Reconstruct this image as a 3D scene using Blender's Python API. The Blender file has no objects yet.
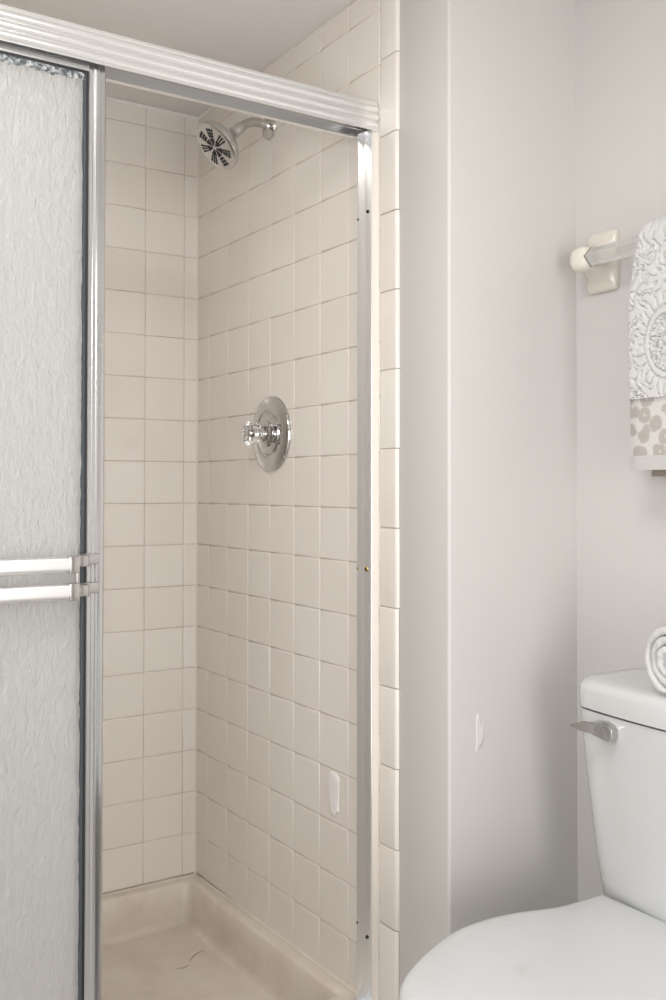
import bpy, bmesh, math, random
from mathutils import Vector, Matrix, noise

# ------------------------------------------------------------------ camera, light, exposure
scn = bpy.context.scene
col = scn.collection
ZO = 2.11                       # floor is z = 0; tile row grid starts ZO above it
R = math.radians

cam_d = bpy.data.cameras.new('camera')
cam = bpy.data.objects.new('camera', cam_d); col.objects.link(cam)
cam_d.sensor_fit = 'VERTICAL'; cam_d.sensor_height = 36; cam_d.sensor_width = 24
cam_d.lens = 979.13466 * 36 / 1000
cam_d.shift_y = -(500 - 472.982) / 1000
cam_d.clip_start = .02
fw = Vector((0.54119071, 0.84076976, 0.0147928))
rt = Vector((0.84084985, -0.54126667, 0.00138761))
up = Vector((-0.00917351, -0.01168756, 0.99988962))
mw = Matrix((rt, up, -fw)).transposed().to_4x4()
mw.translation = Vector((-1.11348, -2.40309, -0.94318 + ZO))
cam.matrix_world = mw
scn.camera = cam

wd = bpy.data.worlds.new('world'); scn.world = wd; wd.use_nodes = True
wd.node_tree.nodes['Background'].inputs[0].default_value = (1, 1, 1, 1)
wd.node_tree.nodes['Background'].inputs[1].default_value = .15

def area(name, loc, target, sx, sy, power, color):
    d = bpy.data.lights.new(name, 'AREA'); d.shape = 'RECTANGLE'; d.size = sx; d.size_y = sy
    d.energy = power; d.color = color
    o = bpy.data.objects.new(name, d); col.objects.link(o); o.location = loc
    o.rotation_euler = (Vector(target) - Vector(loc)).to_track_quat('-Z', 'Y').to_euler()
    return o
area('ceiling_light', (-.75, -1.75, 2.13), (-.75, -1.75, 0), .45, .45, 9, (1, .995, .985))
area('vanity_light', (-1.58, -1.75, 1.38), (-.2, -1.1, 1.05), .9, .8, 18, (.985, .99, 1))  # unseen soft light added at left, sized to lift the lower surfaces
area('doorway_light', (-1.0, -4.3, .93), (-.4, -1.0, .92), 1.0, 1.7, 36, (1, .99, .985))  # unseen frontal light added behind the camera to brighten the shower
sl = area('shower_light', (-.80, -.40, 2.155), (-.80, -.40, 0), .45, .45, 1.4, (1, .95, .88)); sl.data.shape = 'DISK'

vs = scn.view_settings
vs.view_transform = 'Standard'; vs.look = 'None'; vs.gamma = 1; vs.use_curve_mapping = False
vs.exposure = 0.06

# ------------------------------------------------------------------ materials
def mat(name, color=(.8, .8, .8), rough=.5, metal=0, **kw):
    m = bpy.data.materials.new(name); m.use_nodes = True
    b = m.node_tree.nodes['Principled BSDF']
    b.inputs['Base Color'].default_value = (*color, 1)
    b.inputs['Roughness'].default_value = rough
    b.inputs['Metallic'].default_value = metal
    for k, v in kw.items(): b.inputs[k.replace('_', ' ')].default_value = v
    return m
def nt(m): return m.node_tree.nodes, m.node_tree.links, m.node_tree.nodes['Principled BSDF']
def N(m, t, **inp):
    n = m.node_tree.nodes.new(t)
    for k, v in inp.items(): n.inputs[k.replace('_', ' ')].default_value = v
    return n
def coords(m, kind='Object', scale=(1, 1, 1)):
    tc = m.node_tree.nodes.new('ShaderNodeTexCoord'); mp = m.node_tree.nodes.new('ShaderNodeMapping')
    mp.inputs['Scale'].default_value = scale
    m.node_tree.links.new(tc.outputs[kind], mp.inputs[0]); return mp.outputs[0]
def bump(m, src, strength=.2, dist=.001):
    n = N(m, 'ShaderNodeBump', Strength=strength, Distance=dist)
    m.node_tree.links.new(src, n.inputs['Height'])
    m.node_tree.links.new(n.outputs[0], nt(m)[2].inputs['Normal']); return n
def ramp(m, src, stops):
    r = m.node_tree.nodes.new('ShaderNodeValToRGB')
    while len(r.color_ramp.elements) < len(stops): r.color_ramp.elements.new(.5)
    for e, (p, c) in zip(r.color_ramp.elements, stops): e.position = p; e.color = (*c, 1)
    m.node_tree.links.new(src, r.inputs[0]); return r.outputs[0]
def noisy(m, scale, strength, dist, sc=(1, 1, 1), detail=2):
    n = N(m, 'ShaderNodeTexNoise', Scale=scale, Detail=detail)
    m.node_tree.links.new(coords(m, 'Object', sc), n.inputs['Vector']); bump(m, n.outputs[0], strength, dist)
    return n

def tile_material():
    m = mat('glazed_beige_tile', (.6, .5, .4), .13, Specular_IOR_Level=.5)
    no, li, b = nt(m)
    oi = no.new('ShaderNodeObjectInfo')
    c = ramp(m, oi.outputs['Random'], [(0, (.785, .726, .668)), (.5, (.80, .744, .686)), (1, (.81, .758, .703))])
    li.new(c, b.inputs['Base Color'])
    n = N(m, 'ShaderNodeTexNoise', Scale=14, Detail=1)
    li.new(coords(m), n.inputs['Vector']); bump(m, n.outputs[0], .25, .002)
    return m
M = {}
M['tile'] = tile_material()
M['grout'] = mat('grout', (.50, .42, .34), .9)
noisy(M['grout'], 300, .3, .0004)
gn, gl, gb = nt(M['grout'])
gns = N(M['grout'], 'ShaderNodeTexNoise', Scale=9, Detail=3); gl.new(coords(M['grout']), gns.inputs['Vector'])
gl.new(ramp(M['grout'], gns.outputs[0], [(.35, (.52, .46, .39)), (.65, (.72, .67, .60))]), gb.inputs['Base Color'])
M['caulk'] = mat('caulk', (.74, .685, .615), .5); noisy(M['caulk'], 60, .3, .001)
M['paint'] = mat('wall_paint', (.598, .578, .558), .45)
noisy(M['paint'], 130, .25, .0006, detail=3)
M['ceiling'] = mat('ceiling_paint', (.83, .815, .79), .7); noisy(M['ceiling'], 120, .2, .0005)
M['floor'] = mat('floor_tile', (.46, .44, .42), .4); noisy(M['floor'], 40, .2, .0005)
M['alu'] = mat('anodised_aluminium', (.91, .925, .94), .24, .78)
M['alu_header'] = mat('ribbed_aluminium', (.90, .90, .90), .22, .92)
M['alu_stile'] = mat('polished_aluminium', (.64, .645, .65), .2, 1)
M['grime'] = mat('socket_grime', (.22, .18, .14), .8)  # shade in the socket gap, put into the colour
M['alu_bar'] = mat('bright_aluminium', (.92, .92, .92), .33, 1.0)
M['chrome'] = mat('chrome', (.60, .595, .59), .06, 1.0)
M['chrome_satin'] = mat('satin_chrome', (.54, .53, .515), .16, 1.0)
M['brass'] = mat('brass', (.50, .37, .16), .3, 1.0)
M['black'] = mat('black_rubber', (.012, .012, .013), .45)
M['bead'] = mat('slate_sealant', (.055, .065, .072), .25); noisy(M['bead'], 200, .6, .002)  # dark refraction at the glass edge, painted as a strip colour
M['bead_top'] = mat('mottled_sealant', (.3, .32, .33), .25); bn = noisy(M['bead_top'], 150, .8, .002)  # mottled refraction along the top edge, put into the colour
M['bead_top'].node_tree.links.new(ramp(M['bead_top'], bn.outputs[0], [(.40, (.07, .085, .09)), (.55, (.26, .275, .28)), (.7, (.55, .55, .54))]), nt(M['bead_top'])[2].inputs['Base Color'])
M['dark'] = mat('dark_nozzle', (.010, .010, .010), .5)
M['ceramic'] = mat('white_porcelain', (.63, .637, .632), .12, Coat_Weight=.3)
M['seat'] = mat('white_seat_plastic', (.62, .628, .63), .22)
n = N(M['seat'], 'ShaderNodeTexNoise', Scale=9, Detail=4); M['seat'].node_tree.links.new(coords(M['seat']), n.inputs['Vector'])
M['seat'].node_tree.links.new(ramp(M['seat'], n.outputs[0], [(.60, (.62, .628, .63)), (.74, (.55, .55, .548))]), nt(M['seat'])[2].inputs['Base Color'])
M['almond'] = mat('almond_ceramic', (.70, .655, .59), .18)
M['acrylic'] = mat('clear_acrylic', (.98, .98, .97), .09, Transmission_Weight=1.0, IOR=1.49)
M['acrylic_bar'] = mat('milky_acrylic', (.90, .89, .87), .15, Transmission_Weight=.8, IOR=1.25)
M['pan'] = mat('beige_pan', (.56, .46, .36), .32)
pn, pl, pb = nt(M['pan'])
p1 = N(M['pan'], 'ShaderNodeTexNoise', Scale=7, Detail=6, Roughness=.65); pl.new(coords(M['pan']), p1.inputs['Vector'])
pl.new(ramp(M['pan'], p1.outputs[0], [(.30, (.64, .57, .48)), (.5, (.72, .65, .56)), (.72, (.78, .725, .65))]), pb.inputs['Base Color'])
M['scuff'] = mat('brown_scuff', (.44, .36, .27), .7)
M['spackle'] = mat('white_spackle', (.68, .665, .645), .75); noisy(M['spackle'], 150, .5, .001)
M['soap'] = mat('white_residue', (.84, .81, .79), .6); noisy(M['soap'], 160, .6, .001, (1, 1, .35))

def glass_material():
    m = bpy.data.materials.new('rain_glass'); m.use_nodes = True
    no, li = m.node_tree.nodes, m.node_tree.links
    b = no['Principled BSDF']; out = no['Material Output']
    b.inputs['Base Color'].default_value = (.96, .97, .965, 1)
    b.inputs['Roughness'].default_value = .12
    b.inputs['Transmission Weight'].default_value = 1
    b.inputs['IOR'].default_value = 1.45
    w = N(m, 'ShaderNodeTexNoise', Scale=1.0, Detail=3, Roughness=.6, Distortion=.35)
    li.new(coords(m, 'Object', (85, 85, 36)), w.inputs['Vector'])
    bp = N(m, 'ShaderNodeBump', Strength=.95, Distance=.006)
    li.new(w.outputs[0], bp.inputs['Height']); li.new(bp.outputs[0], b.inputs['Normal'])
    t = no.new('ShaderNodeBsdfTranslucent'); t.inputs[0].default_value = (.95, .95, .945, 1)
    d = no.new('ShaderNodeBsdfDiffuse'); d.inputs[0].default_value = (.89, .885, .875, 1)
    li.new(bp.outputs[0], d.inputs['Normal'])
    m1 = no.new('ShaderNodeMixShader'); m1.inputs[0].default_value = .45
    li.new(t.outputs[0], m1.inputs[1]); li.new(d.outputs[0], m1.inputs[2])
    m2 = no.new('ShaderNodeMixShader'); m2.inputs[0].default_value = .42
    li.new(b.outputs[0], m2.inputs[1]); li.new(m1.outputs[0], m2.inputs[2])
    li.new(m2.outputs[0], out.inputs['Surface'])
    return m
M['glass'] = glass_material()

def terry(name, c, s=420, st=.5):
    m = mat(name, c, .95, Sheen_Weight=.25)
    v = N(m, 'ShaderNodeTexVoronoi', Scale=s); m.node_tree.links.new(coords(m), v.inputs['Vector'])
    bump(m, v.outputs[0], st, .0012); return m
M['terry'] = terry('white_terry', (.60, .59, .578))
M['roll'] = terry('white_rolled_terry', (.62, .61, .597), 300, .6)
M['hem'] = terry('towel_hem', (.53, .52, .50), 260, .7)
M['fringe'] = terry('taupe_terry', (.34, .30, .25), 300, .7)
M['band'] = mat('printed_band', (.6, .58, .55), .9)
v = N(M['band'], 'ShaderNodeTexVoronoi', Scale=40, Randomness=1.0); bl = M['band'].node_tree.links
dn = N(M['band'], 'ShaderNodeTexNoise', Scale=60, Detail=1); cc = coords(M['band'])
bl.new(cc, dn.inputs['Vector'])
mx = M['band'].node_tree.nodes.new('ShaderNodeMixRGB'); mx.inputs[0].default_value = .012
bl.new(cc, mx.inputs[1]); bl.new(dn.outputs['Color'], mx.inputs[2]); bl.new(mx.outputs[0], v.inputs['Vector'])
v.feature = 'F1'
bl.new(ramp(M['band'], v.outputs['Distance'], [(.0, (.56, .53, .50)), (.10, (.55, .52, .49)), (.18, (.41, .38, .345)), (.50, (.43, .40, .365)), (.60, (.60, .58, .555))]), nt(M['band'])[2].inputs['Base Color'])

# ------------------------------------------------------------------ mesh helpers
ORG = {}
def mk(name, verts, faces, material, parent=None, smooth=None, origin=None):
    verts = [Vector(v) for v in verts]
    if parent is not None: o0 = ORG[parent.name]
    elif origin is not None: o0 = Vector(origin)
    else:
        xs = [v.x for v in verts]; ys = [v.y for v in verts]; zs = [v.z for v in verts]
        o0 = Vector(((min(xs) + max(xs)) / 2, (min(ys) + max(ys)) / 2, min(zs)))
    me = bpy.data.meshes.new(name)
    me.from_pydata([tuple(v - o0) for v in verts], [], faces); me.update()
    bm = bmesh.new(); bm.from_mesh(me); bmesh.ops.recalc_face_normals(bm, faces=bm.faces); bm.to_mesh(me); bm.free()
    if smooth is not None:
        for p in me.polygons: p.use_smooth = True
        me.set_sharp_from_angle(angle=R(smooth))
    me.materials.append(M[material])
    o = bpy.data.objects.new(name, me); col.objects.link(o)
    if parent is not None: o.parent = parent
    else: o.location = o0
    ORG[o.name] = o0
    return o
def tag(o, label, cat, group=None):
    o['label'] = label; o['category'] = cat; o['kind'] = 'thing'
    if group: o['group'] = group
    return o
def struct(o): o['kind'] = 'structure'; return o
def thing(name, loc, label, cat, group=None):
    o = bpy.data.objects.new(name, None); col.objects.link(o); o.location = loc; o.empty_display_size = .05
    ORG[o.name] = Vector(loc); return tag(o, label, cat, group)

class MB:
    def __init__(s): s.v = []; s.f = []
    def add(s, v, f):
        k = len(s.v); s.v += [Vector(a) for a in v]; s.f += [tuple(i + k for i in a) for a in f]; return s
    def box(s, x0, x1, y0, y1, z0, z1, bev=0):
        if bev <= 0:
            return s.add([(x0,y0,z0),(x1,y0,z0),(x1,y1,z0),(x0,y1,z0),(x0,y0,z1),(x1,y0,z1),(x1,y1,z1),(x0,y1,z1)],
                         [(0,3,2,1),(4,5,6,7),(0,1,5,4),(1,2,6,5),(2,3,7,6),(3,0,4,7)])
        bm = bmesh.new(); bmesh.ops.create_cube(bm, size=1)
        for v in bm.verts: v.co = Vector((x0 + (v.co.x + .5) * (x1 - x0), y0 + (v.co.y + .5) * (y1 - y0), z0 + (v.co.z + .5) * (z1 - z0)))
        bmesh.ops.bevel(bm, geom=list(bm.edges), offset=bev, segments=3, affect='EDGES', profile=.5)
        bm.verts.ensure_lookup_table()
        s.add([v.co.copy() for v in bm.verts], [tuple(v.index for v in f.verts) for f in bm.faces]); bm.free(); return s
    def loft(s, rings, cap0=True, cap1=True, closed=True):
        n = len(rings[0]); vv = [p for r in rings for p in r]; ff = []
        for i in range(len(rings) - 1):
            for j in range(n if closed else n - 1):
                a, b = i * n + j, i * n + (j + 1) % n
                ff.append((a, b, b + n, a + n))
        if cap0: ff.append(tuple(range(n))[::-1])
        if cap1: ff.append(tuple(range((len(rings) - 1) * n, len(rings) * n)))
        return s.add(vv, ff)
    def extrude(s, pts, p0, p1, ux, uy):
        """2D outline pts swept from p0 to p1; ux, uy the outline's axes"""
        p0, p1, ux, uy = Vector(p0), Vector(p1), Vector(ux), Vector(uy)
        return s.loft([[p0 + ux * a + uy * b for a, b in pts], [p1 + ux * a + uy * b for a, b in pts]])
    def lathe(s, prof, org, axis, n=48, cap0=True, cap1=True, rmod=None):
        org, ax = Vector(org), Vector(axis).normalized()
        e1 = ax.orthogonal().normalized(); e2 = ax.cross(e1)
        rings = []
        for r, h in prof:
            ring = []
            for i in range(n):
                t = 2 * math.pi * i / n; rr = r * (rmod(t, r, h) if rmod else 1)
                ring.append(org + ax * h + (e1 * math.cos(t) + e2 * math.sin(t)) * rr)
            rings.append(ring)
        return s.loft(rings, cap0, cap1)
    def tube(s, path, rad, n=20):
        path = [Vector(p) for p in path]; rings = []; e1 = None
        for i, p in enumerate(path):
            d = (path[min(i + 1, len(path) - 1)] - path[max(i - 1, 0)]).normalized()
            e1 = d.orthogonal().normalized() if e1 is None else (e1 - d * e1.dot(d)).normalized()
            e2 = d.cross(e1); r = rad[i] if isinstance(rad, (list, tuple)) else rad
            rings.append([p + (e1 * math.cos(2 * math.pi * k / n) + e2 * math.sin(2 * math.pi * k / n)) * r for k in range(n)])
        return s.loft(rings)
    def build(s, name, material, parent=None, smooth=None, origin=None): return mk(name, s.v, s.f, material, parent, smooth, origin)

def arc(cx, cy, r, a0, a1, n):
    return [(cx + r * math.cos(R(a0 + (a1 - a0) * i / n)), cy + r * math.sin(R(a0 + (a1 - a0) * i / n))) for i in range(n + 1)]
def rrect(x0, x1, y0, y1, r, n=6):
    return arc(x1 - r, y1 - r, r, 0, 90, n) + arc(x0 + r, y1 - r, r, 90, 180, n) + arc(x0 + r, y0 + r, r, 180, 270, n) + arc(x1 - r, y0 + r, r, 270, 360, n)

# ------------------------------------------------------------------ the setting
P, PH = .1095, .10973           # tile pitch, vertical and horizontal
PW, PY = .03824, .07276         # cut first columns
CEIL = ZO + .0545
XL = -1.22                      # shower's left wall
PXT = .007                      # painted face of the partition
YR = -1.045                     # partition's end face
XT = .330                       # wall behind the toilet
YB, XB = -4.4, -1.62            # rear and left of the room
TOPPAN = ZO - 1.975
GD = .0021                      # grout below tile face

struct(MB().box(XB - .1, XT + .1, YB - .1, .2, -.1, 0).build('floor', 'floor'))
ceiling = struct(MB().box(XB - .1, XT + .1, YB - .1, .2, CEIL, CEIL + .1).build('ceiling', 'ceiling'))
wall_back = struct(MB().box(XL - .1, .1, GD, .15, 0, CEIL).build('wall_back', 'grout'))
# partition with rounded outer corner
r = .006
pp = [(XT + .1, GD + .001), (PXT + .02, GD + .001), (PXT + .02, -.82), (PXT, -.86)] + arc(PXT + r, YR + r, r, 180, 270, 5) + [(XT + .1, YR)]
wall_right = struct(MB().extrude(pp, (0, 0, 0), (0, 0, CEIL), (1, 0, 0), (0, 1, 0)).build('wall_right', 'paint', smooth=30))
struct(MB().box(XT, XT + .1, YB - .1, YR + .02, 0, CEIL).build('wall_far_right', 'paint'))
struct(MB().box(XB - .1, XT + .1, YB - .1, YB, 0, CEIL).build('wall_rear', 'paint'))
struct(MB().box(XB - .1, XB, YB, .15, 0, CEIL).build('wall_left', 'paint'))

def brick_tile():
    m = mat('tiled_wall', (.64, .56, .48), .2)
    li = m.node_tree.links
    bt = m.node_tree.nodes.new('ShaderNodeTexBrick'); bt.offset = 0
    for k, vv in (('Scale', 1), ('Brick Width', PH), ('Row Height', P), ('Mortar Size', .0012)): bt.inputs[k].default_value = vv
    bt.inputs['Color1'].default_value = bt.inputs['Color2'].default_value = (.745, .69, .625, 1); bt.inputs['Mortar'].default_value = (.45, .37, .29, 1)
    tc = m.node_tree.nodes.new('ShaderNodeTexCoord'); sp = m.node_tree.nodes.new('ShaderNodeSeparateXYZ'); cb = m.node_tree.nodes.new('ShaderNodeCombineXYZ')
    li.new(tc.outputs['Object'], sp.inputs[0]); li.new(sp.outputs['Y'], cb.inputs['X']); li.new(sp.outputs['Z'], cb.inputs['Y'])
    li.new(cb.outputs[0], bt.inputs['Vector']); li.new(bt.outputs['Color'], nt(m)[2].inputs['Base Color'])
    return m
M['tilewall'] = brick_tile()
struct(MB().box(XL - .1, XL, -.90, GD + .001, 0, CEIL).build('wall_shower_left', 'tilewall'))
struct(MB().box(XB, XL - .1, -.90, -.80, 0, CEIL).build('wall_front_left', 'paint'))
# grout bed of the tiled part of the right wall
grout_right = MB().box(GD, PXT + .021, -.8425, GD, 0, CEIL).build('grout_bed', 'grout', wall_right)

random.seed(4)
tile_cache = {}
def tile_mesh(w, h):
    k = (round(w, 4), round(h, 4))
    if k in tile_cache: return tile_cache[k]
    g = .00075
    a, b = w / 2 - g, h / 2 - g
    lv = [(0, .006), (0, .0014), (.0006, .00055), (.0016, .00012), (.0032, 0), (.0044, 0)]   # inset, depth behind the face
    vv, ff = [], []
    for ins, d in lv:
        x, z = a - ins, b - ins
        vv += [(-x, d, -z), (x, d, -z), (x, d, z), (-x, d, z)]
    for i in range(len(lv) - 1):
        for j in range(4):
            p, q = i * 4 + j, i * 4 + (j + 1) % 4
            ff.append((p, q, q + 4, p + 4))
    e = (len(lv) - 1) * 4; ff.append((e, e + 1, e + 2, e + 3))
    me = bpy.data.meshes.new('tile'); me.from_pydata(vv, [], ff); me.update()
    for p in me.polygons: p.use_smooth = True
    me.set_sharp_from_angle(angle=R(60)); me.materials.append(M['tile'])
    tile_cache[k] = me; return me
def put_tile(parent, loc, rz, w, h):
    o = bpy.data.objects.new('tile', tile_mesh(w, h)); col.objects.link(o); o.parent = parent
    o.location = Vector(loc) - ORG[parent.name]
    o.rotation_euler = (random.gauss(0, R(.12)), 0, rz + random.gauss(0, R(.12)))
rows = [(ZO, CEIL - .0015)] + [(ZO - (k + 1) * P, ZO - k * P) for k in range(17)] + [(ZO - 18 * P + .003, ZO - 17 * P)]
colsX = [(-PW, -.0006)]; x = -PW
while x > XL + .001: nx = max(x - PH, XL); colsX.append((nx, x)); x = nx
colsY = [(-PY, -.0006)] + [(-PY - (i + 1) * PH, -PY - i * PH) for i in range(7)]
for z0, z1 in rows:
    for x0, x1 in colsX:
        if x1 - x0 > .012: put_tile(wall_back, ((x0 + x1) / 2, random.gauss(0, .00012), (z0 + z1) / 2), 0, x1 - x0, z1 - z0)
    for y0, y1 in colsY:
        put_tile(wall_right, (random.gauss(0, .00012), (y0 + y1) / 2, (z0 + z1) / 2), -math.pi / 2, y1 - y0, z1 - z0)
# bullnose trim tiles down the open edge
BY0, BY1 = -.8418, -.8975
def bull_mesh(h):
    g = .0009
    prof = [(BY0, .0062), (BY0, .0012), (BY0 - .0012, .0003), (BY0 - .003, 0)] + [(BY1 + .007, 0)] + \
           [(BY1 + .007 - .007 * math.sin(R(a)), .007 - .007 * math.cos(R(a))) for a in (18, 36, 54, 72, 90)]
    rings = []
    for z, ins in ((g, .0012), (g + .0006, .0004), (g + .002, 0), (h - g - .002, 0), (h - g - .0006, .0004), (h - g, .0012)):
        rings.append([(xx + ins * (1 if xx < .006 else 0), yy, z) for yy, xx in prof])
    b = MB().loft(rings, False, False, closed=False)
    me = bpy.data.meshes.new('bullnose_tile'); me.from_pydata([tuple(v) for v in b.v], [], b.f); me.update()
    bm = bmesh.new(); bm.from_mesh(me); bmesh.ops.recalc_face_normals(bm, faces=bm.faces)
    bm.faces.ensure_lookup_table()
    f = max(bm.faces, key=lambda f: f.calc_area())
    if f.normal.x > 0: bmesh.ops.reverse_faces(bm, faces=bm.faces)
    bm.to_mesh(me); bm.free()
    for p in me.polygons: p.use_smooth = True
    me.set_sharp_from_angle(angle=R(60)); me.materials.append(M['tile']); return me
BP = .15305
bm_full = bull_mesh(BP); z = ZO - .103
segs = [(z, CEIL)]
while z > .03: segs.append((max(z - BP, .001), z)); z -= BP
for z0, z1 in segs:
    me = bm_full if abs(z1 - z0 - BP) < .001 else bull_mesh(z1 - z0)
    o = bpy.data.objects.new('bullnose_tile', me); col.objects.link(o); o.parent = wall_right
    o.location = Vector((0, 0, z0)) - ORG[wall_right.name]
    o.rotation_euler = (0, 0, random.gauss(0, R(.04)))
MB().box(.0022, .0075, BY1 + .004, BY0 + .001, 0, CEIL).build('grout_strip', 'grout', wall_right)
# caulk: the wall corner and the ragged line along the ceiling
cb = MB(); rings = []
for i in range(60):
    zz = TOPPAN + (CEIL - TOPPAN) * i / 59; e = .0040 + .0006 * noise.noise((3, 7, zz * 18))
    rings.append([(0.001, -e, zz), (-.0012, -e * .55, zz), (-e * .55, -.0012, zz), (-e, .001, zz)])
cb.loft(rings, False, False, closed=False); cb.build('caulk_bead', 'caulk', wall_back, 60)
def ragged(name, fn, n, x0, x1, seed, parent):
    b = MB(); vv = []; ff = []
    for i in range(n + 1):
        s = x0 + (x1 - x0) * i / n
        d = .006 + .007 * max(0, noise.noise((s * 9, seed, 0)) + .25) + .0035 * noise.noise((s * 60, seed, 4))
        vv += [fn(s, 0, CEIL - .0001), fn(s, .0022, CEIL - .001), fn(s, .0018, CEIL - d), fn(s, 0, CEIL - d - .0012)]
    for i in range(n):
        for j in range(3): a = i * 4 + j; ff.append((a, a + 1, a + 5, a + 4))
    b.add(vv, ff); return b.build(name, 'ceiling', parent, 60)
ragged('caulk_line', lambda s, o, zz: (s, -o, zz), 160, XL, 0, 2.1, ceiling)
ragged('caulk_line', lambda s, o, zz: (-o, s, zz), 60, -.16, 0, 5.3, ceiling)

# ------------------------------------------------------------------ shower pan
pan = thing('shower_pan', ((XL) / 2, -.42, 0), 'beige shower pan with a moulded rim under the tiled walls', 'shower pan')
YF = -.775
def pan_ring(ins, z, rad, n=6):
    k = max(0, min(1, (z - .05) / .07))
    return [(x, y, z - .022 * k * y) for x, y in rrect(XL + ins, -ins - .0005, YF + ins, -ins - .0005, max(rad, .001), n)]
PF = ZO - 2.078
b = MB()
b.loft([pan_ring(0, .002, .001), pan_ring(0, TOPPAN - .002, .001), pan_ring(.0015, TOPPAN, .002), pan_ring(.021, TOPPAN - .001, .010),
        pan_ring(.026, TOPPAN - .003, .016), pan_ring(.030, TOPPAN - .010, .02), pan_ring(.034, TOPPAN - .045, .024), pan_ring(.037, PF + .020, .026),
        pan_ring(.040, PF + .007, .028), pan_ring(.045, PF + .002, .034), pan_ring(.056, PF + .0005, .042), pan_ring(.1, PF, .06), pan_ring(.25, PF - .004, .06)])
b.build('basin', 'pan', pan, 40)
b = MB().box(XL, -.001, -.905, YF - .0005, .001, TOPPAN - .012, .008); b.build('curb', 'pan', pan, 40)
b = MB()
rings = []
for i in range(40):                  # sealant between tiles and pan rim
    s = -.77 * i / 39; w = .004 + .0012 * noise.noise((s * 30, 1, 1))
    rings.append([(0, s, TOPPAN + w - .022 * s), (-w * .5, s, TOPPAN + w * .5 + .0008 - .022 * s), (-w, s, TOPPAN + .0004 - .022 * s)])
b.loft(rings, False, False, closed=False); b.build('sealant', 'pan', pan, 60)
b = MB(); rings = []
for i in range(60):
    s = XL + (-XL) * i / 59; w = .004 + .0012 * noise.noise((s * 30, 8, 1))
    rings.append([(s, 0, TOPPAN + w), (s, -w * .5, TOPPAN + w * .5 + .0008), (s, -w, TOPPAN + .0004)])
b.loft(rings, False, False, closed=False); b.build('sealant', 'pan', pan, 60)
for pts_ in (((-.125, -.235), (-.105, -.215), (-.085, -.205), (-.070, -.205)), ((-.165, -.25), (-.15, -.255), (-.135, -.252))):
    MB().tube([(a, c, PF + .0012) for a, c in pts_], [.0004] + [.0011] * (len(pts_) - 2) + [.0005], 6).build('scuff_mark', 'scuff', pan, 60)
b = MB().lathe([(.045, PF - .004), (.045, PF - .001), (.040, PF), (.012, PF - .0005)], (-.62, -.42, 0), (0, 0, 1), 32); b.build('drain_cover', 'chrome_satin', pan, 40)

# ------------------------------------------------------------------ shower door frame (header, jambs, bottom track)
HT, HB = ZO - .185, ZO - .2425
HX0, HX1 = XL + .001, -.0012
HY = -.840
frame = thing('shower_door_frame', (-.61, -.815, TOPPAN - .012), 'ribbed aluminium header, wall jamb and track framing the shower opening', 'door frame')
def header_profile():
    pts = [(-.785, HB - .003), (-.785, HT - .002), (-.787, HT), (HY + .003, HT), (HY + .0015, HT - .001), (HY + .0010, HT - .006)]
    z = HT - .0065; hh = (z - HB - .003) / 3
    for k in range(3):
        for i in range(13):
            t = i / 12; pts.append((HY + .0016 - .0022 * (1 - abs(2 * t - 1) ** 2.2), z - hh * (.05 + .84 * t)))
        if k < 2: pts += [(HY + .0040, z - hh * .905), (HY + .0040, z - hh * 1.03)]
        z -= hh
    pts += [(HY + .0005, HB + .002), (HY + .0005, HB), (HY + .0030, HB), (HY + .0035, HB + .019),
            (-.8135, HB + .019), (-.8135, HB + .006), (-.8115, HB + .006), (-.8115, HB + .019), (-.788, HB + .019), (-.788, HB), (-.796, HB - .0005), (-.796, HB - .003)]
    return pts
MB().extrude(header_profile(), (HX0, 0, 0), (HX1, 0, 0), (0, 1, 0), (0, 0, 1)).build('header_track', 'alu_header', frame, 25)
ZJ0 = TOPPAN - .0115; ZJ1 = HB + .004
def jamb_profile(sg):               # (out of the wall, y): shallow channel with three flutes
    return [(.0005, -.8325), (.0115, -.8325), (.0128, -.8318), (.0136, -.829), (.0165, -.8165), (.0166, -.8150), (.0172, -.8125), (.0176, -.8115), (.0212, -.798), (.0216, -.796), (.0212, -.7945), (.0195, -.7935), (.0005, -.7935)]
jamb = MB().extrude([(-a, y) for a, y in jamb_profile(1)], (0, 0, ZJ0), (0, 0, ZJ1), (1, 0, 0), (0, 1, 0)).build('wall_jamb', 'alu', frame, 35)
MB().extrude([(a, y) for a, y in jamb_profile(1)], (XL, 0, ZJ0), (XL, 0, ZJ1), (1, 0, 0), (0, 1, 0)).build('wall_jamb', 'alu', frame, 35)
b = MB()
rings = []
for i in range(50):
    zz = ZJ0 + (ZJ1 - ZJ0) * i / 49; w = .0034 + .0008 * noise.noise((1, 2, zz * 25))
    rings.append([(-.0116, -.8328, zz), (-.006, -.8328 - w * .5, zz), (-.0025, -.8328 - w * 1.2, zz), (-.0003, -.8328 - w * 2.0, zz)])
b.loft(rings, False, False, closed=False); b.build('caulk_bead', 'caulk', frame, 60)
def screw(zz, y, material, rr, name):
    s = MB().lathe([(rr * 1.0, 0), (rr, .0008), (rr * .8, .0018), (rr * .35, .0022)], (-.0155, y, zz), (-.962, -.27, 0), 20).build(name, material, jamb, 40)
    if material == 'brass': MB().box(-.0180, -.0175, y - .0006, y + .0006, zz - rr * .6, zz + rr * .6).build('slot', 'dark', frame)
    return s
screw(ZO - 1.1035, -.8195, 'brass', .0050, 'screw')
MB().lathe([(.0030, 0), (.0030, .001), (.0015, .002)], (-.0210, -.7970, ZO - 1.1035), (-1, 0, 0), 14).build('bumper_tip', 'brass', jamb, 40)
for yy, uu in ((-.8225, ZO - .399), (-.8225, ZO - 1.820)): screw(uu, yy, 'dark', .0036, 'screw_hole')
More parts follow.
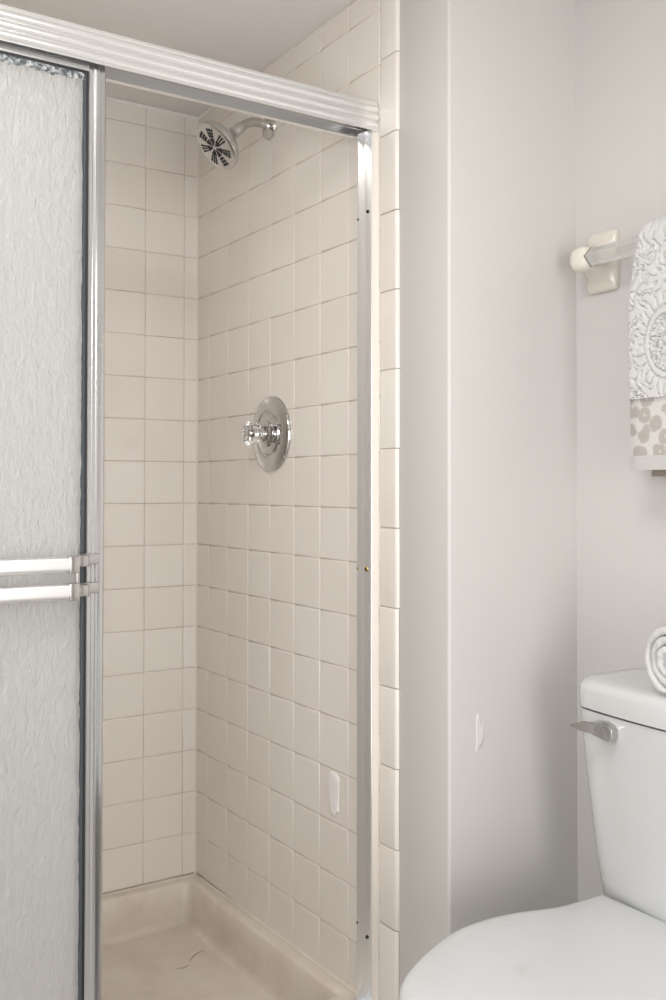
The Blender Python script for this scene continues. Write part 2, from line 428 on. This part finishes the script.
for yy, uu in ((-.7970, ZO - .410), (-.7970, ZO - 1.800)):
    MB().lathe([(.0024, 0), (.0024, .0008), (.001, .001)], (-.0212, yy, uu), (-1, 0, 0), 12).build('screw_hole', 'dark', frame, 40)
b = MB().extrude([(-.838, 0), (-.838, .012), (-.834, .014), (-.831, .005), (-.8142, .005), (-.8138, .020), (-.8120, .020), (-.8116, .005), (-.793, .005), (-.790, .026), (-.787, .026), (-.785, 0)],
                 (HX0, 0, ZJ0), (-.0185, 0, ZJ0), (0, 1, 0), (0, 0, 1)); b.build('bottom_track', 'alu', frame, 35)
random.seed(9)
b = MB()
for i in range(9):                  # lumpy caulk at the foot of the jamb
    c = Vector((-.017 - random.random() * .004, -.829 + .036 * random.random(), ZJ0 + .011 + random.random() * .018)); rr = .003 + random.random() * .003
    b.lathe([(rr * math.sin(R(a)), -rr * 1.6 * math.cos(R(a))) for a in (8, 40, 70, 100, 140, 172)], c, (0, 0, 1), 8)
b.build('caulk_lump', 'caulk', frame, 60)

# ------------------------------------------------------------------ sliding panels
def panel(y, x0, x1, label, bars):
    """y: front face of the panel frame"""
    z0, z1 = ZJ0 + .012, HB + .0055
    SW, RW = .0285, .0150
    t = thing('sliding_door_panel', ((x0 + x1) / 2, y + .008, z0), label, 'shower door', 'sliding shower doors')
    st = [(0, .0095), (0, .003), (.0012, .0016), (.0060, .0016), (.0075, .0004), (.0120, .0000), (.0140, -.0016), (.0165, -.0016), (.0190, -.0002), (.0265, .0006), (.0285, .0025), (.0285, .011), (.012, .011), (.012, .0095)]
    def vstile(xe, sg):
        b = MB().extrude([(sg * (a - SW), bb + y) for a, bb in st], (xe, 0, z0), (xe, 0, z1), (1, 0, 0), (0, 1, 0)); b.build('stile', 'alu_stile', t, 30)
    vstile(x1, 1); vstile(x0, -1)
    rl = [(y + .002, 0), (y + .0015, .003), (y + .0005, .006), (y - .0010, .009), (y + .0015, .0115), (y + .002, RW), (y + .0108, RW), (y + .0108, 0)]
    MB().extrude([(a, RW - bb) for a, bb in rl], (x0 + SW, 0, z1 - RW), (x1 - SW, 0, z1 - RW), (0, 1, 0), (0, 0, 1)).build('rail', 'alu_stile', t, 30)
    MB().extrude(rl, (x0 + SW, 0, z0), (x1 - SW, 0, z0), (0, 1, 0), (0, 0, 1)).build('rail', 'alu_stile', t, 30)
    g = .0045; a0, a1, b0, b1 = x0 + SW, x1 - SW, z0 + RW, z1 - RW
    gk = MB().box(a0, a0 + g, y + .0035, y + .0105, b0, b1).box(a1 - g, a1, y + .0035, y + .0105, b0, b1).box(a0 + g, a1 - g, y + .0035, y + .0105, b0, b0 + g).box(a0 + g, a1 - g, y + .0035, y + .0105, b1 - g, b1)
    gk.build('gasket', 'black', t)
    MB().box(a0 + .001, a1 - .001, y + .006, y + .010, b0 + .001, b1 - .001).build('glass_pane', 'glass', t)
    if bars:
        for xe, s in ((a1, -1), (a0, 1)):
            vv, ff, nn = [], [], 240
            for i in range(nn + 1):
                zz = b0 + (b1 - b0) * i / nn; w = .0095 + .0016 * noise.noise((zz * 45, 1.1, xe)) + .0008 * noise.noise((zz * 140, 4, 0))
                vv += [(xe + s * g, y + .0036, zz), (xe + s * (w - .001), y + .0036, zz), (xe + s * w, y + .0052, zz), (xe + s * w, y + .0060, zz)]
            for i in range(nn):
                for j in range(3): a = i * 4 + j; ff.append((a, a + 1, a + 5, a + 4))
            MB().add(vv, ff).build('glazing_bead', 'bead', t, 50)  # strip added to imitate dark refraction down the glass edges
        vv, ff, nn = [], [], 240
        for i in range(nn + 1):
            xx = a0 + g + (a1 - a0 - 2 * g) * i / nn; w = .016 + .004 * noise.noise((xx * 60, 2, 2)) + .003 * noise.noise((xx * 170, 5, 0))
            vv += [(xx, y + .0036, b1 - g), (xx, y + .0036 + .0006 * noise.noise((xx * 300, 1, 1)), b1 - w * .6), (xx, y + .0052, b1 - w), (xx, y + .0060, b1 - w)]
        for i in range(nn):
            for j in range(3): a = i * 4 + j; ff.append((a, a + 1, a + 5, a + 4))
        MB().add(vv, ff).build('glazing_bead', 'bead_top', t, 50)  # top strip, likewise imitating refraction at the glass edge
        sg = -1; yb = y - .040
        for zc in (ZO - 1.0665, ZO - 1.1095):
            o = rrect(yb - .007, yb + .007, zc - .0125, zc + .0125, .0068, 6)
            MB().extrude(o, (x0 + .072, 0, 0), (x1 - .071, 0, 0), (0, 1, 0), (0, 0, 1)).build('towel_rod', 'alu_bar', t, 40)
        for xe, s in ((x1, 1), (x0, -1)):
            b = MB()
            def bx(xa, xb, ya, yb_, za, zb, bv=.0012): b.box(min(xa, xb), max(xa, xb), ya, yb_, za, zb, bv)
            for k, zc in enumerate((ZO - 1.0665, ZO - 1.1095)):
                zo = .005 if k == 0 else .0005
                bx(xe - s * .0725, xe - s * .0560, yb - .0085, yb + .0085, zc - .0135, zc + .0135)          # socket around the rod end
                bx(xe - s * .0570, xe - s * .0385, yb - .0035, yb + .0035, zc - .009 + zo, zc + .009 + zo)     # strap
                bx(xe - s * .0415, xe - s * .0375, yb - .0035, y - .001, zc - .009 + zo, zc + .009 + zo)     # leg back to the stile
                bx(xe - s * .0415, xe - s * .0090, y - .0048, y - .0012, zc - .009 + zo, zc + .009 + zo)       # foot on the stile
            bx(xe - s * .0590, xe - s * .0530, yb + .001, yb + .006, ZO - 1.1095, ZO - 1.0665)
            b.build('rod_bracket', 'chrome_satin', t, 35)
    return t
panel(-.8255, -1.196, -.5512, 'sliding shower door of textured glass in front, with two aluminium towel rods', True)
panel(-.8085, -1.195, -.5560, 'rear sliding shower door of textured glass tucked behind the front one', False)

# ------------------------------------------------------------------ shower head
SY = -.398
sh = thing('shower_fixture', (0, SY, ZO - .0963), 'chrome shower head on a bent arm below the ceiling', 'shower head')
MB().lathe([(.0305, 0), (.0305, .002), (.029, .0045), (.022, .0075), (.014, .0095), (.0125, .014)], (-.0002, SY, ZO - .0963), (-1, 0, 0), 40).build('wall_flange', 'chrome', sh, 35)
HC = Vector((-.136, SY, ZO - .166)); ax = Vector((-.74, -.02, -.67)).normalized()
p0 = Vector((-.008, SY, ZO - .0955)); pe = HC - ax * .070
path = []
for i in range(18):
    t = i / 17; c1 = p0 + Vector((-.038, 0, .010)); c2 = pe - ax * .028
    path.append(p0 * (1 - t) ** 3 + c1 * 3 * t * (1 - t) ** 2 + c2 * 3 * t * t * (1 - t) + pe * t ** 3)
MB().tube(path, .0105, 20).build('arm', 'chrome_satin', sh, 40)
MB().lathe([(.0125, -.012), (.0135, -.010), (.0135, .006), (.0115, .009), (.0115, .014), (.0155, .016), (.0155, .024), (.013, .027)], pe, ax, 28).build('swivel_nut', 'chrome', sh, 35)
MB().lathe([(.013, -.052), (.018, -.046), (.024, -.038), (.037, -.026), (.049, -.017), (.0555, -.010), (.0585, -.004), (.0590, .002), (.0580, .006), (.055, .0082), (.050, .0084)], HC, ax, 56).build('head_shell', 'chrome', sh, 35)
fp = MB().lathe([(.0505, .0078), (.0500, .0086), (.030, .0096), (.012, .0100), (.001, .0100)], HC, ax, 56).build('face_plate', 'chrome', sh, 35)
e1 = ax.orthogonal().normalized(); e2 = ax.cross(e1)
def face(r_, a, h): return HC + ax * h + (e1 * math.cos(a) + e2 * math.sin(a)) * r_
b = MB(); b2 = MB()
def wedge(bb, ra, rb, am, wa, wb):
    pts = [(ra, am - wa), (rb, am - wb), (rb * 1.04, am), (rb, am + wb), (ra, am + wa)]
    bb.loft([[face(r_, a, .0085) for r_, a in pts], [face(r_, a, .0108 if r_ < .035 else .0100) for r_, a in pts]])
for k in range(7):
    am = 2 * math.pi * k / 7 + .2
    wedge(b, .0050, .0225, am, .12, .33)
    for j, (ra, rb) in enumerate(((.0255, .0305), (.0330, .0380), (.0405, .0455))):
        nn = 3
        for q in range(nn): wedge(b2, ra, rb, am + (q - 1) * (.19 - .012 * j), .045, .055)
b.build('spray_slot', 'dark', fp); b2.build('nozzle_rows', 'dark', fp)
tp = HC.copy()
# selector tab on the camera's left of the rim
lft = Vector((-.74, .48, .40)); lft = (lft - ax * lft.dot(ax)).normalized()
MB().tube([tp + lft * .054, tp + lft * .060, tp + lft * .0655], [.0036, .0034, .0028], 10).build('selector_tab', 'chrome_satin', sh, 50)

# ------------------------------------------------------------------ shower valve
VC = Vector((-.0002, -.411, ZO - .8190))
va = thing('shower_valve', VC, 'round chrome valve plate with a clear knob on the tiles', 'shower valve')
MB().lathe([(.0885, 0), (.0885, .0030), (.0865, .0065), (.0820, .0090), (.0620, .0115), (.0560, .0120), (.0545, .0095), (.0500, .0090), (.0470, .0125), (.0350, .0150), (.0300, .0155)], VC, (-1, 0, 0), 72).build('escutcheon', 'chrome', va, 30)
MB().lathe([(.0305, .0150), (.0300, .0190), (.0270, .0215), (.0225, .0225), (.0210, .0210), (.0185, .0215), (.0180, .0280), (.0165, .0290), (.0155, .0350), (.0140, .0365), (.005, .0370)], VC, (-1, 0, 0), 48).build('stem', 'chrome', va, 30)
for s in (-1, 1):
    MB().lathe([(.004, .0145), (.004, .0165), (.002, .0175)], VC + Vector((0, s * .012, -.024 if s > 0 else -.026)), (-1, 0, 0), 14).build('screw', 'dark', va, 40)
def lobes(t, r_, h): return 1 + .075 * abs(math.cos(4 * t)) ** .6 if .012 < r_ else 1
kn = MB().lathe([(.0150, .0340), (.0200, .0350), (.0215, .0370), (.0240, .0470), (.0262, .0580), (.0262, .0625), (.0230, .0650), (.016, .0660), (.003, .0662)], VC, (-1, 0, 0), 64, rmod=lobes).build('knob', 'acrylic', va, 25)
kn['label'] = 'clear faceted acrylic knob'
MB().lathe([(.0085, .0350), (.0085, .0540), (.006, .0560), (.001, .0562)], VC, (-1, 0, 0), 20).build('spindle', 'chrome', va, 40)

# ------------------------------------------------------------------ residue on tile, spackle on partition
def smear(pts, holes, thick, fn, seed, name, material, label, cat):
    """irregular thin lump: outline pts (s, z); fn maps (s, out, z) to the room"""
    n = len(pts); cs = sum(p[0] for p in pts) / n; cz = sum(p[1] for p in pts) / n
    rings = []
    for sc, h in ((1, 0), (.97, thick * .6), (.8, thick), (.5, thick * .7), (.2, thick * .9)):
        ring = []
        for i, (s, zz) in enumerate(pts):
            a, c = cs + (s - cs) * sc, cz + (zz - cz) * sc
            hh = h * (1 + .5 * noise.noise((a * 160, c * 70, seed))) if h else 0
            ring.append(fn(a, hh, c))
        rings.append(ring)
    b = MB().loft(rings); return tag(b.build(name, material, None, 50), label, cat)
smear([(-.6585, -1.543), (-.672, -1.536), (-.690, -1.537), (-.7015, -1.545), (-.7005, -1.566), (-.6985, -1.590), (-.6990, -1.608), (-.701, -1.6135), (-.6945, -1.6165), (-.6915, -1.604), (-.689, -1.597), (-.6875, -1.622), (-.680, -1.631), (-.671, -1.628), (-.667, -1.612), (-.661, -1.592), (-.6595, -1.566)],
      None, .0028, lambda s, o, z: (-.0004 - o, s, ZO + z), 3.3, 'adhesive_residue', 'soap', 'white dried adhesive smear low on the beige shower tiles', 'residue')
smear([(.070, -1.358), (.074, -1.352), (.078, -1.360), (.080, -1.376), (.086, -1.370), (.0885, -1.386), (.0875, -1.402), (.084, -1.412), (.078, -1.415), (.072, -1.425), (.068, -1.418), (.0705, -1.398), (.069, -1.380)],
      None, .0012, lambda s, o, z: (s, YR - .0002 - o, ZO + z), 1.3, 'spackle_patch', 'spackle', 'small white spackle patch on the painted partition beside the toilet', 'spackle')

# ------------------------------------------------------------------ towel bar
tb = thing('towel_bar', (XT, -1.46, ZO - .569), 'clear acrylic towel bar in almond ceramic brackets on the wall', 'towel bar')
BZ, BX = ZO - .5150, .269
def bracket(yc):
    secs = [  # x, y half width, z centre, half height, exponent
        (XT, .0385, -.5130, .0575, 9), (XT - .005, .0390, -.5130, .0580, 9), (XT - .0080, .0380, -.5130, .0570, 8), (XT - .0110, .0355, -.5130, .0545, 7),
        (XT - .0135, .0315, -.5135, .0490, 5), (XT - .018, .0275, -.5150, .0410, 4), (XT - .027, .0245, -.5160, .0320, 3.2), (XT - .038, .0235, -.5155, .0260, 3),
        (XT - .048, .0235, -.5150, .0235, 3), (XT - .060, .0235, -.5150, .0230, 3), (XT - .069, .0220, -.5150, .0215, 2.8), (XT - .0745, .017, -.5150, .0165, 2.5), (XT - .077, .009, -.5150, .009, 2.2)]
    rings = []
    for x_, w, zc, h, ex in secs:
        ring = []
        for i in range(36):
            a = 2 * math.pi * i / 36; ca, sa = math.cos(a), math.sin(a)
            ring.append((x_, yc + w * math.copysign(abs(ca) ** (2 / ex), ca), ZO + zc + h * math.copysign(abs(sa) ** (2 / ex), sa)))
        rings.append(ring)
    br = MB().loft(rings).build('bracket', 'almond', tb, 45)
    return br
YC1, YC2 = -1.1165, -1.81
bracket(YC1); bracket(YC2)
dg = .0165
for yc, s in ((YC1, -1), (YC2, 1)):
    yy = yc + s * .0231
    rings = [[(BX + (dg + o) * a, yy + s * e, BZ + (dg + o) * c) for a, c in ((1, 0), (0, 1), (-1, 0), (0, -1))] for o, e in ((.0028, -.001), (.0022, .0006), (.0003, .0006), (.0002, -.001))]
    MB().loft(rings, False, False).build('socket_rim', 'grime', tb, 30)  # dark ring added for the shaded gap around the bar
MB().extrude([(dg, 0), (.0012, dg), (-.0012, dg), (-dg, .0012), (-dg, -.0012), (-.0012, -dg), (.0012, -dg), (dg, 0)][:7], (BX, YC1 - .0235, BZ), (BX, YC2 + .0235, BZ), (1, 0, 0), (0, 0, 1)).build('bar', 'acrylic_bar', tb, 20)

# ------------------------------------------------------------------ hanging towel
tw = thing('hanging_towel', (BX, -1.42, ZO - .92), 'white sculpted hand towel with printed taupe band over the towel bar', 'towel')
TY0, TY1 = -1.251, -1.600
ZB1, ZB2, ZB3 = ZO - .7905, ZO - .8880, ZO - .9125
RC = dg + .011
def relief(s, z):
    """sculpted scroll and medallion pattern"""
    dx, dz = (s - .084) / .046, (z - (ZO - .700)) / .066
    rr_ = math.hypot(dx, dz); an = math.atan2(dz, dx)
    h = 0.0
    if rr_ < 1.25:
        if rr_ > .93: h = min(1, 2.2 * abs(math.sin(13 * an))) * (1 if rr_ > .98 else .1)
        elif rr_ > .72: h = .9 if .76 < rr_ < .90 else .1
        else:
            v_ = noise.noise((s * 75, z * 75, 3.3)); h = 1 - min(1, abs(math.sin(v_ * 9)) * 1.4)
            h = 1 - h
    else:
        q = Vector((s * 46, z * 46, 1.7)); w = noise.noise_vector(q * .8)
        v_ = noise.noise(q + w * .9) * 7.5
        h = min(1, 1.9 * abs(math.sin(v_)))
    return h
# front drop: terry body, including the fold over the bar
def drape():
    ny, na, nz = 150, 26, 150
    rows_ = []
    zb_back = ZO - .60
    prof = []
    for k in range(8): prof.append((BX + RC, zb_back + (BZ - zb_back) * k / 8, 1, 0))
    for k in range(na + 1):
        a = math.pi * k / na; prof.append((BX + RC * math.cos(a), BZ + RC * math.sin(a), math.cos(a), math.sin(a)))
    for k in range(1, nz + 1): prof.append((BX - RC, BZ + (ZB1 - BZ) * k / nz, -1, 0))
    vv, ff = [], []; L = 0
    for k, (x_, z_, nx, nz_) in enumerate(prof):
        if k: L += math.hypot(x_ - prof[k - 1][0], z_ - prof[k - 1][1])
        for i in range(ny + 1):
            s = i / ny * (TY0 - TY1)
            front = 1 if nx < -.99 else 0
            edge = max(0.0, min(1, (z_ - (ZO - .62)) / .12)); y = TY0 - s - .024 * edge ** 1.5 * (1 - i / ny)
            h = relief(s, ZO - .344 - L) * .0055
            ed = min(1, i / 4); wv = .002 * math.sin(i / ny * 9 + .6) * min(1, max(0, (BZ - z_) / .15)) * front
            y += .0018 * noise.noise((L * 35, 2.2, 0)) * (1 - i / ny)
            d = h * ed + .0035 * (1 - (1 - ed) ** 2) + wv
            vv.append((x_ + nx * d, y, z_ + nz_ * d))
    n = ny + 1
    for k in range(len(prof) - 1):
        for i in range(ny): a = k * n + i; ff.append((a, a + 1, a + n + 1, a + n))
    # inner face and side edge so the cloth has thickness
    base = len(vv)
    for k, (x_, z_, nx, nz_) in enumerate(prof):
        for i in (0, ny):
            y = vv[k * n + i][1]; vv.append((x_ - nx * .0055, y, z_ - nz_ * .0055))
    for k in range(len(prof) - 1):
        a = base + k * 2; ff.append((a, a + 2, a + 3, a + 1))
        ff.append((k * n, a, a + 2, (k + 1) * n)[::-1]); ff.append((k * n + ny, a + 1, a + 3, (k + 1) * n + ny))
    e = len(prof) - 1
    ff.append(tuple([e * n + i for i in range(ny + 1)] + [base + e * 2 + 1, base + e * 2]))
    return MB().add(vv, ff).build('terry_body', 'terry', tw, 60)
drape()
def flat_sheet(name, material, zt, zb, x_, th, y0, y1, rel=.0004, seed=0, n=40):
    vv, ff = [], []; m = 10
    for j in range(m + 1):
        z_ = zt + (zb - zt) * j / m
        for i in range(n + 1):
            s = i / n; ed = min(1, i / 2)
            wv = .002 * math.sin(s * 9 + .6)
            vv.append((x_ - th * (.4 + .6 * ed) - wv + rel * noise.noise((s * 60, z_ * 160, seed)), y0 + (y1 - y0) * s + .0008 * noise.noise((z_ * 60, seed, 0)) * (1 - s), z_))
    k = n + 1
    for j in range(m):
        for i in range(n): a = j * k + i; ff.append((a, a + 1, a + k + 1, a + k))
    base = len(vv)
    vv += [(x_ + .0, y0, zt), (x_, y1, zt), (x_, y1, zb), (x_, y0, zb)]
    ff.append((base, base + 1, base + 2, base + 3)); ff.append(tuple([j * k for j in range(m + 1)] + [base + 3, base]))
    ff.append(tuple([m * k + i for i in range(n + 1)] + [base + 2, base + 3])); ff.append(tuple([i for i in range(n + 1)] + [base + 1, base]))
    return MB().add(vv, ff).build(name, material, tw, 60)
flat_sheet('printed_band', 'band', ZB1 + .002, ZB2, BX - RC + .006, .0075, TY0 - .0003, TY1)
flat_sheet('hem', 'hem', ZB2, ZB3, BX - RC + .006, .0085, TY0 + .0006, TY1, .0006, 4)
flat_sheet('back_drop', 'terry', BZ - .08, ZO - .905, BX + RC + .010, .008, TY0 - .012, TY1)
flat_sheet('fringe', 'fringe', ZO - .902, ZO - .923, BX + RC + .010, .012, TY0 + .001, TY1, .002, 6)

# ------------------------------------------------------------------ toilet
TC = -1.414
to = thing('toilet', (0, TC, 0), 'white toilet with closed lid and tapered tank in the corner', 'toilet')
LZ0, LZ1 = ZO - 1.3165, ZO - 1.2685
def tank_ring(z, xb, xf, hw, rad, bow, n=14):
    """plan outline: straight back, rounded front corners, bowed front"""
    pts = [(xb, hw - .008), (xb - .008, hw)]
    def fx(y): return xf - bow * (1 - (y / hw) ** 2)
    pts += []
    cx, cy = xf + rad, hw - rad
    pts.append(((xb + cx) / 2, hw))
    for i in range(7):
        a = R(90 + 78 * i / 6); pts.append((cx + rad * math.cos(a) - (bow * (1 - ((cy + rad * math.sin(a)) / hw) ** 2)) * (i / 6), cy + rad * math.sin(a)))
    yl = pts[-1][1]
    for i in range(1, n): y = yl * (1 - i / n); pts.append((fx(y) + .0, y))
    half = pts
    full = half + [(fx(0), 0)] + [(x_, -y) for x_, y in half[::-1]]
    return [(x_, TC + y, z) for x_, y in full]
XBK = XT - .006
lid = MB().loft([tank_ring(LZ0, XBK - .004, .157, .219, .044, .022), tank_ring(LZ0 + .0015, XBK, .154, .222, .046, .022), tank_ring(LZ0 + .030, XBK, .153, .223, .046, .022),
                 tank_ring(LZ1 - .010, XBK - .001, .155, .221, .046, .022), tank_ring(LZ1 - .004, XBK - .003, .160, .216, .046, .022), tank_ring(LZ1 - .001, XBK - .008, .167, .211, .046, .020), tank_ring(LZ1, XBK - .02, .185, .19, .04, .016)])
lid.build('tank_lid', 'ceramic', to, 40)
tk = MB()
TZ0 = ZO - 1.655
rings = []
for t in (0, .02, .06, .15, .3, .45, .6, .75, .88, .96, 1):
    z_ = TZ0 + (LZ0 - .003 - TZ0) * t
    e = max(0, (.06 - t) / .06) * .014
    g = t ** .75
    rings.append(tank_ring(z_, XBK - .004 - e, .182 + (.157 - .182) * g + e, .186 + (.2225 - .186) * g - e, .042, .02))
tk.loft(rings); tk.build('tank', 'ceramic', to, 40)
MB().loft([tank_ring(LZ0 - .004, XBK - .006, .166, .211, .045, .02), tank_ring(LZ0 + .001, XBK - .006, .166, .211, .045, .02)]).build('lid_gap', 'black', to, 40)
# seat and lid
OUT = [(.158, .150), (.1106, .151), (.061, .154), (.032, .163), (-.0254, .181), (-.0834, .187), (-.151, .1785), (-.2268, .145), (-.2818, .1134), (-.3096, .089), (-.3270, .066), (-.3400, .036), (-.3440, 0)]
def smooth_out(pts, it=2):
    for _ in range(it):
        q = [pts[0]]
        for a, b_ in zip(pts, pts[1:]): q += [(a[0] * .75 + b_[0] * .25, a[1] * .75 + b_[1] * .25), (a[0] * .25 + b_[0] * .75, a[1] * .25 + b_[1] * .75)]
        q.append(pts[-1]); pts = q
    return pts
HALF = smooth_out(OUT)
def seat_ring(z, ins, back=0):
    cx, pts = -.09, []
    full = HALF + [(x_, -y) for x_, y in HALF[-2::-1]]
    for x_, y in full:
        L = math.hypot(x_ - cx, y); k = (L - ins) / L
        k *= 1.006; xx = cx + (x_ - cx) * k; pts.append((min(xx, .158 - back), TC + y * k, z))
    return pts
SZ = ZO - 1.619
MB().loft([seat_ring(SZ - .020, .006), seat_ring(SZ - .017, .001), seat_ring(SZ - .010, -.0008), seat_ring(SZ - .004, .002), seat_ring(SZ - .001, .007), seat_ring(SZ + .0005, .018), seat_ring(SZ + .003, .06), seat_ring(SZ + .004, .12)]).build('seat_lid', 'seat', to, 40)
MB().loft([seat_ring(SZ - .040, .006), seat_ring(SZ - .037, .002), seat_ring(SZ - .026, .002), seat_ring(SZ - .0215, .006)]).build('seat', 'seat', to, 40)
for s in (-1, 1): MB().tube([(.150, TC + s * .075 - .02, SZ - .012), (.150, TC + s * .075 + .02, SZ - .012)], .009, 16).build('hinge', 'seat', to, 40)
def bowl_ring(z, sc, x0, x1, wsc):
    full = HALF + [(x_, -y) for x_, y in HALF[-2::-1]]
    return [(x0 + (x_ + .344) / (.344 + .158) * (x1 - x0), TC + y * wsc, z) for x_, y in full]
bz = SZ - .042
MB().loft([bowl_ring(0.001, 1, -.14, .25, .60), bowl_ring(.02, 1, -.145, .25, .62), bowl_ring(.06, 1, -.12, .25, .56), bowl_ring(.16, 1, -.13, .25, .58), bowl_ring(.25, 1, -.21, .26, .78),
           bowl_ring(bz - .07, 1, -.30, .28, .93), bowl_ring(bz - .03, 1, -.335, .29, .985), bowl_ring(bz - .006, 1, -.338, .295, .99), bowl_ring(bz, 1, -.332, .293, .97)]).build('bowl', 'ceramic', to, 45)
# trip lever
lx = .1345
plate = [(-1.2700, -1.3290), (-1.2900, -1.3270), (-1.3040, -1.3310), (-1.3095, -1.3360), (-1.3095, -1.3500), (-1.3050, -1.3560), (-1.2930, -1.3545), (-1.2700, -1.3480)]
b = MB(); cy = sum(p[0] for p in plate) / 8; cz = sum(p[1] for p in plate) / 8
def lp(sc, x_): return [(x_ + (y - cy) * -.20, cy + (y - cy) * sc, ZO + cz + (z_ - cz) * sc) for y, z_ in plate]
b.loft([lp(1, lx + .012), lp(1, lx - .009), lp(.93, lx - .0105), lp(.90, lx - .0105)])
lev = b.build('flush_lever', 'chrome_satin', to, 30)
b = MB()
tip = Vector((.100, -1.2455, ZO - 1.3395)); root_ = Vector((.126, -1.2800, ZO - 1.3400))
for_ = []
for t, w, h in ((0, .0045, .0090), (.25, .0055, .0115), (.42, .006, .0120), (.55, .0055, .0105), (.75, .004, .0070), (.9, .0025, .0038), (1, .0012, .0014)):
    c = root_.lerp(tip, t)
    d = (tip - root_).normalized(); sd = d.cross(Vector((0, 0, 1))).normalized()
    for_.append([c + sd * (w * math.cos(a)) + Vector((0, 0, 1)) * (h * math.sin(a)) + Vector((0, 0, .003 * math.sin(t * 2))) for a in [math.pi / 4 + math.pi / 2 * i for i in range(4)]])
b.loft(for_); b.build('lever_arm', 'chrome_satin', lev, 25)

# ------------------------------------------------------------------ rolled towel on the tank
RY, RZ_, RR = -1.4085, LZ1 + .0578, .0580
b = MB(); rings = []
turns, th = 3.1, .0128
nS, nX = 150, 12
X0, X1 = .146, .300
def spiral(t):                      # t 0 outer .. 1 inner
    a = R(265) + t * turns * 2 * math.pi
    return a, RR - .0065 - t * (RR - .016)
rows_ = []
for i in range(nS + 1):
    t = i / nS; a, r_ = spiral(t)
    bul = .006 * math.sin(t * 23) + .006 * noise.noise((t * 40, 1.5, 0))
    hw_ = .0059 * (1 if 0.02 < t < .98 else .6)
    ring = []
    sec = [(0, -hw_, 0.004), (0, -hw_ * .55, .0008), (0, 0, 0), (0, hw_ * .55, .0008), (0, hw_, .004)]
    pts = [(X0 + e + bul * .6, r_ + o) for _, o, e in sec] + [(X1 - e, r_ + o) for _, o, e in sec[::-1]]
    for x_, rr_ in pts:
        rr_ += .0016 * noise.noise((a * 2.5, x_ * 30, t * 3))
        ring.append((x_, RY + rr_ * math.cos(a), RZ_ + rr_ * math.sin(a) * 1.02))
    rings.append(ring)
b.loft(rings)
tag(b.build('rolled_towel', 'roll', None, 60, origin=(.224, RY, LZ1)), 'small white towel rolled up on the toilet tank lid', 'towel')
